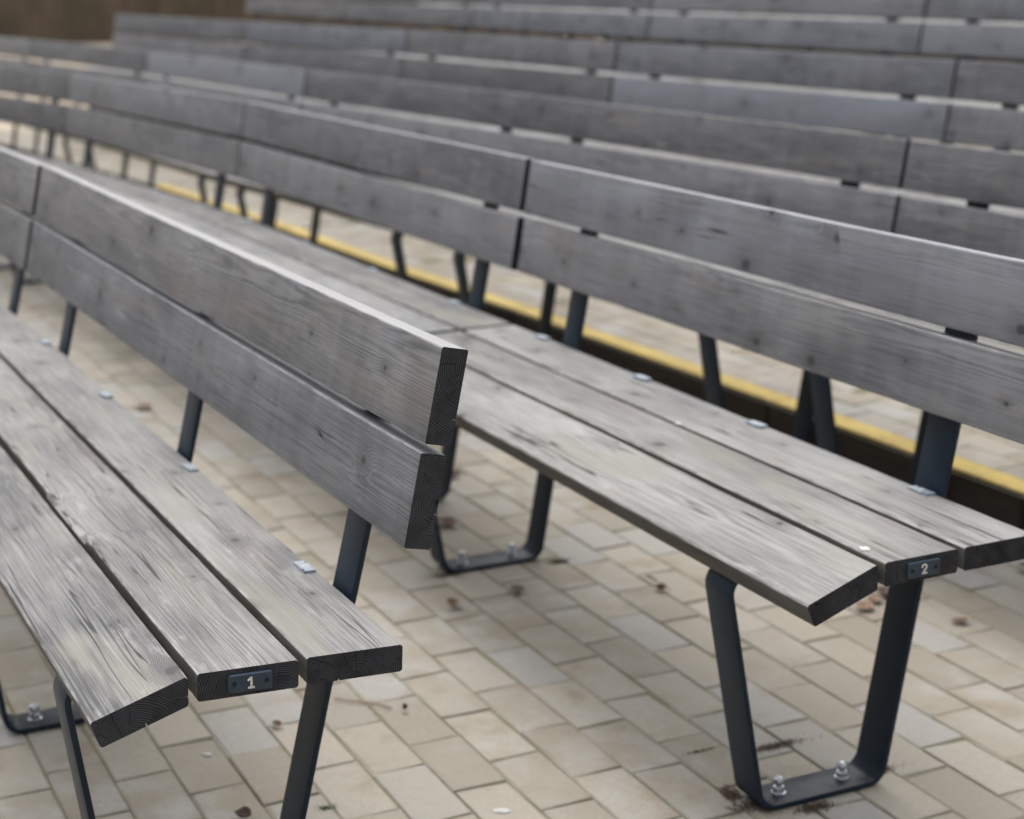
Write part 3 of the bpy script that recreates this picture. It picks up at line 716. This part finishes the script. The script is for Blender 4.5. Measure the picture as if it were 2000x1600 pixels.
# ------------------------------------------------------------------ small things on the paving
def leaf_mesh(L, Wd, curl, seed, mat):
    r = random.Random(seed); V, F = [], []; n = 7
    for i in range(n+1):
        t = i/n; hw = Wd*(sin(pi*t**0.8)**0.85)*(1+r.uniform(-.12, .12))+0.0004; x = (t-.5)*L
        for k in (-1, -.5, 0, .5, 1):
            V.append((x, hw*k, 0.003+curl*(abs(k)**1.6)*0.010*sin(pi*t)+curl*0.012*(t-.5)**2*2+r.uniform(0, .0012)))
    for i in range(n):
        for k in range(4): F.append((i*5+k, i*5+k+1, (i+1)*5+k+1, (i+1)*5+k))
    o = len(V); x = -L/2   # stalk
    for (xx, zz) in ((x, .004), (x-L*.28, .003)):
        V += [(xx, -.0006, zz), (xx, .0006, zz), (xx, 0, zz+.0012)]
    for k in range(3): F.append((o+k, o+(k+1) % 3, o+3+(k+1) % 3, o+3+k))
    return mesh_from('fallen_leaf', V, F, mat, 80)
LV = [((-0.162, 4.012), .060, .022, 'leaf', 'brown curled leaf just past the backrest ends of the number 1 bench, on the paving'),
      ((-0.156, 4.426), .050, .018, 'leaf', 'brown leaf on the paving beyond the larger curled one'),
      ((0.006, 3.545), .040, .016, 'leaf_dark', 'dark brown leaf in a paving joint in front of the number 2 bench foot'),
      ((-0.127, 3.456), .038, .013, 'leaf_pale', 'small reddish leaf lying flat on a paver below the number 2 bench foot'),
      ((0.725, 3.415), .045, .018, 'leaf_pale', 'orange leaf in the little heap beside the rear leg of the number 2 bench'),
      ((0.785, 3.500), .050, .020, 'leaf_dark', 'dark leaf topmost of the little heap by the rear leg of the number 2 bench'),
      ((0.752, 3.460), .042, .016, 'leaf_pale', 'pinkish leaf in the middle of the little heap by the rear leg'),
      ((0.898, 3.332), .040, .014, 'leaf_pale', 'single pinkish leaf on the paving past the rear leg of the number 2 bench'),
      ((-0.421, 2.869), .022, .007, 'leaf', 'tiny brown leaf below the number 1 plate, on a joint'),
      ((-1.122, 5.197), .060, .022, 'leaf', 'blurred orange-brown leaf behind the seat of the number 1 bench'),
      ((-0.430, 2.523), .030, .012, 'leaf_dark', 'dark leaf cut off by the bottom edge of the photo'),
      ((-0.197, 2.930), .011, .005, 'leaf_dark', 'dark seed husk beside the thin twig'),
      ((0.312, 3.541), .028, .010, 'leaf', 'small brown leaf in the mossy joint left of the curved leg top'),
      ((1.130, 3.640), .060, .024, 'leaf', 'brown leaf caught behind the end support of the number 2 bench'),
      ((0.479, 6.042), .045, .018, 'leaf_dark', 'dark leaf on the first step just behind its yellow edge')]
for i, ((x, y), L, Wd, mt_, lab) in enumerate(LV):
    z = Z1 if y > 6 else 0.0
    o = obj('fallen_leaf', leaf_mesh(L, Wd, random.uniform(.6, 1.4), i, M[mt_])); o.location = (x, y, z+0.0005)
    o.rotation_euler = (R(random.uniform(-6, 6)), R(random.uniform(-6, 6)), random.uniform(0, 3.1)); o['label'] = lab; o['category'] = 'leaf'; o['group'] = 'fallen leaves on the paving'
# twig
pts = [(-0.330, 2.985, .003), (-0.300, 2.972, .004), (-0.275, 2.968, .003), (-0.245, 2.955, .004), (-0.222, 2.938, .003)]
V, F = [], []
for i, p in enumerate(pts):
    for k in range(5): a = 2*pi*k/5; V.append((p[0]+.0012*sin(a)*.5, p[1]+.0015*cos(a), p[2]+.0014*sin(a)))
for i in range(len(pts)-1):
    for k in range(5): F.append((i*5+k, i*5+(k+1) % 5, i*5+5+(k+1) % 5, i*5+5+k))
obj('twig', mesh_from('twig', V, F, M['twig'], 60), label='thin pale twig lying across a paver by the number 1 bench', category='twig')
def blob(name, c, rx, ry, h, mat, seed, **kw):
    r = random.Random(seed); V = [(0, 0, h)]; n = 12; F = []
    for j, (f, z) in enumerate(((.55, .85), (1, .15))):
        for k in range(n): a = 2*pi*k/n; q = f*(1+r.uniform(-.22, .22)); V.append((rx*q*cos(a), ry*q*sin(a), h*z))
    for k in range(n): F.append((0, 1+k, 1+(k+1) % n)); F.append((1+k, 1+n+k, 1+n+(k+1) % n, 1+(k+1) % n))
    o = obj(name, mesh_from(name, V, F, mat, 60), **kw); o.location = c; return o
blob('bird_dropping', (-0.525, 2.761, .001), .008, .006, .002, M['dropping'], 1, label='small white splash on a paver under the number 1 plate', category='dropping')
blob('bird_dropping', (-0.023, 2.540, .001), .015, .008, .003, M['dropping'], 2, label='larger white splash on a paver at the bottom edge of the photo', category='dropping')
blob('bird_dropping', (0.504, 2.400, .478), .007, .010, .0015, M['dropping'], 3, label='small white splash on the middle seat plank of the number 2 bench', category='dropping')
blob('bird_dropping', (0.305, 3.124, .478), .006, .010, .0015, M['dropping'], 4, label='white speck on the seat gap halfway along the number 2 bench', category='dropping')
# loose soil by the feet and moss in joints
def crumbs(name, spots, mat, n, size, seed, **kw):
    r = random.Random(seed); V, F = [], []
    for (x, y, sx, sy, rot) in spots:
        for _ in range(n):
            a, b = r.gauss(0, sx), r.gauss(0, sy); px, py = x+a*cos(rot)-b*sin(rot), y+a*sin(rot)+b*cos(rot); s = size*r.uniform(.4, 1.4)
            k = len(V); o = [Vector((r.gauss(0, 1), r.gauss(0, 1), r.gauss(0, .7))).normalized()*s for _ in range(5)]
            V += [(px+q[0], py+q[1], max(-.003, .001+q[2]*.8+s*.3)) for q in o]
            F += [(k, k+1, k+2), (k, k+2, k+3), (k+1, k+3, k+4), (k, k+3, k+1), (k+2, k+4, k+3), (k+1, k+4, k+2)]
    return obj(name, mesh_from(name, V, F, mat), kind='stuff', **kw)
crumbs('soil', [(0.372, 2.550, .020, .010, 0.43), (0.345, 2.590, .012, .008, 2.0), (0.470, 2.540, .018, .008, 0.43), (0.440, 2.768, .030, .006, 0.43), (0.590, 2.665, .018, .006, .43), (-0.145, 3.66, .020, .008, .4), (0.10, 3.74, .012, .006, .4)], M['soil'], 800, .0014, 3)
crumbs('moss', [(0.315, 2.752, .016, .0022, 0.43), (-0.300, 2.560, .008, .004, 0.43), (0.30, 3.62, .016, .002, 2.01)], M['moss'], 160, .0014, 4)
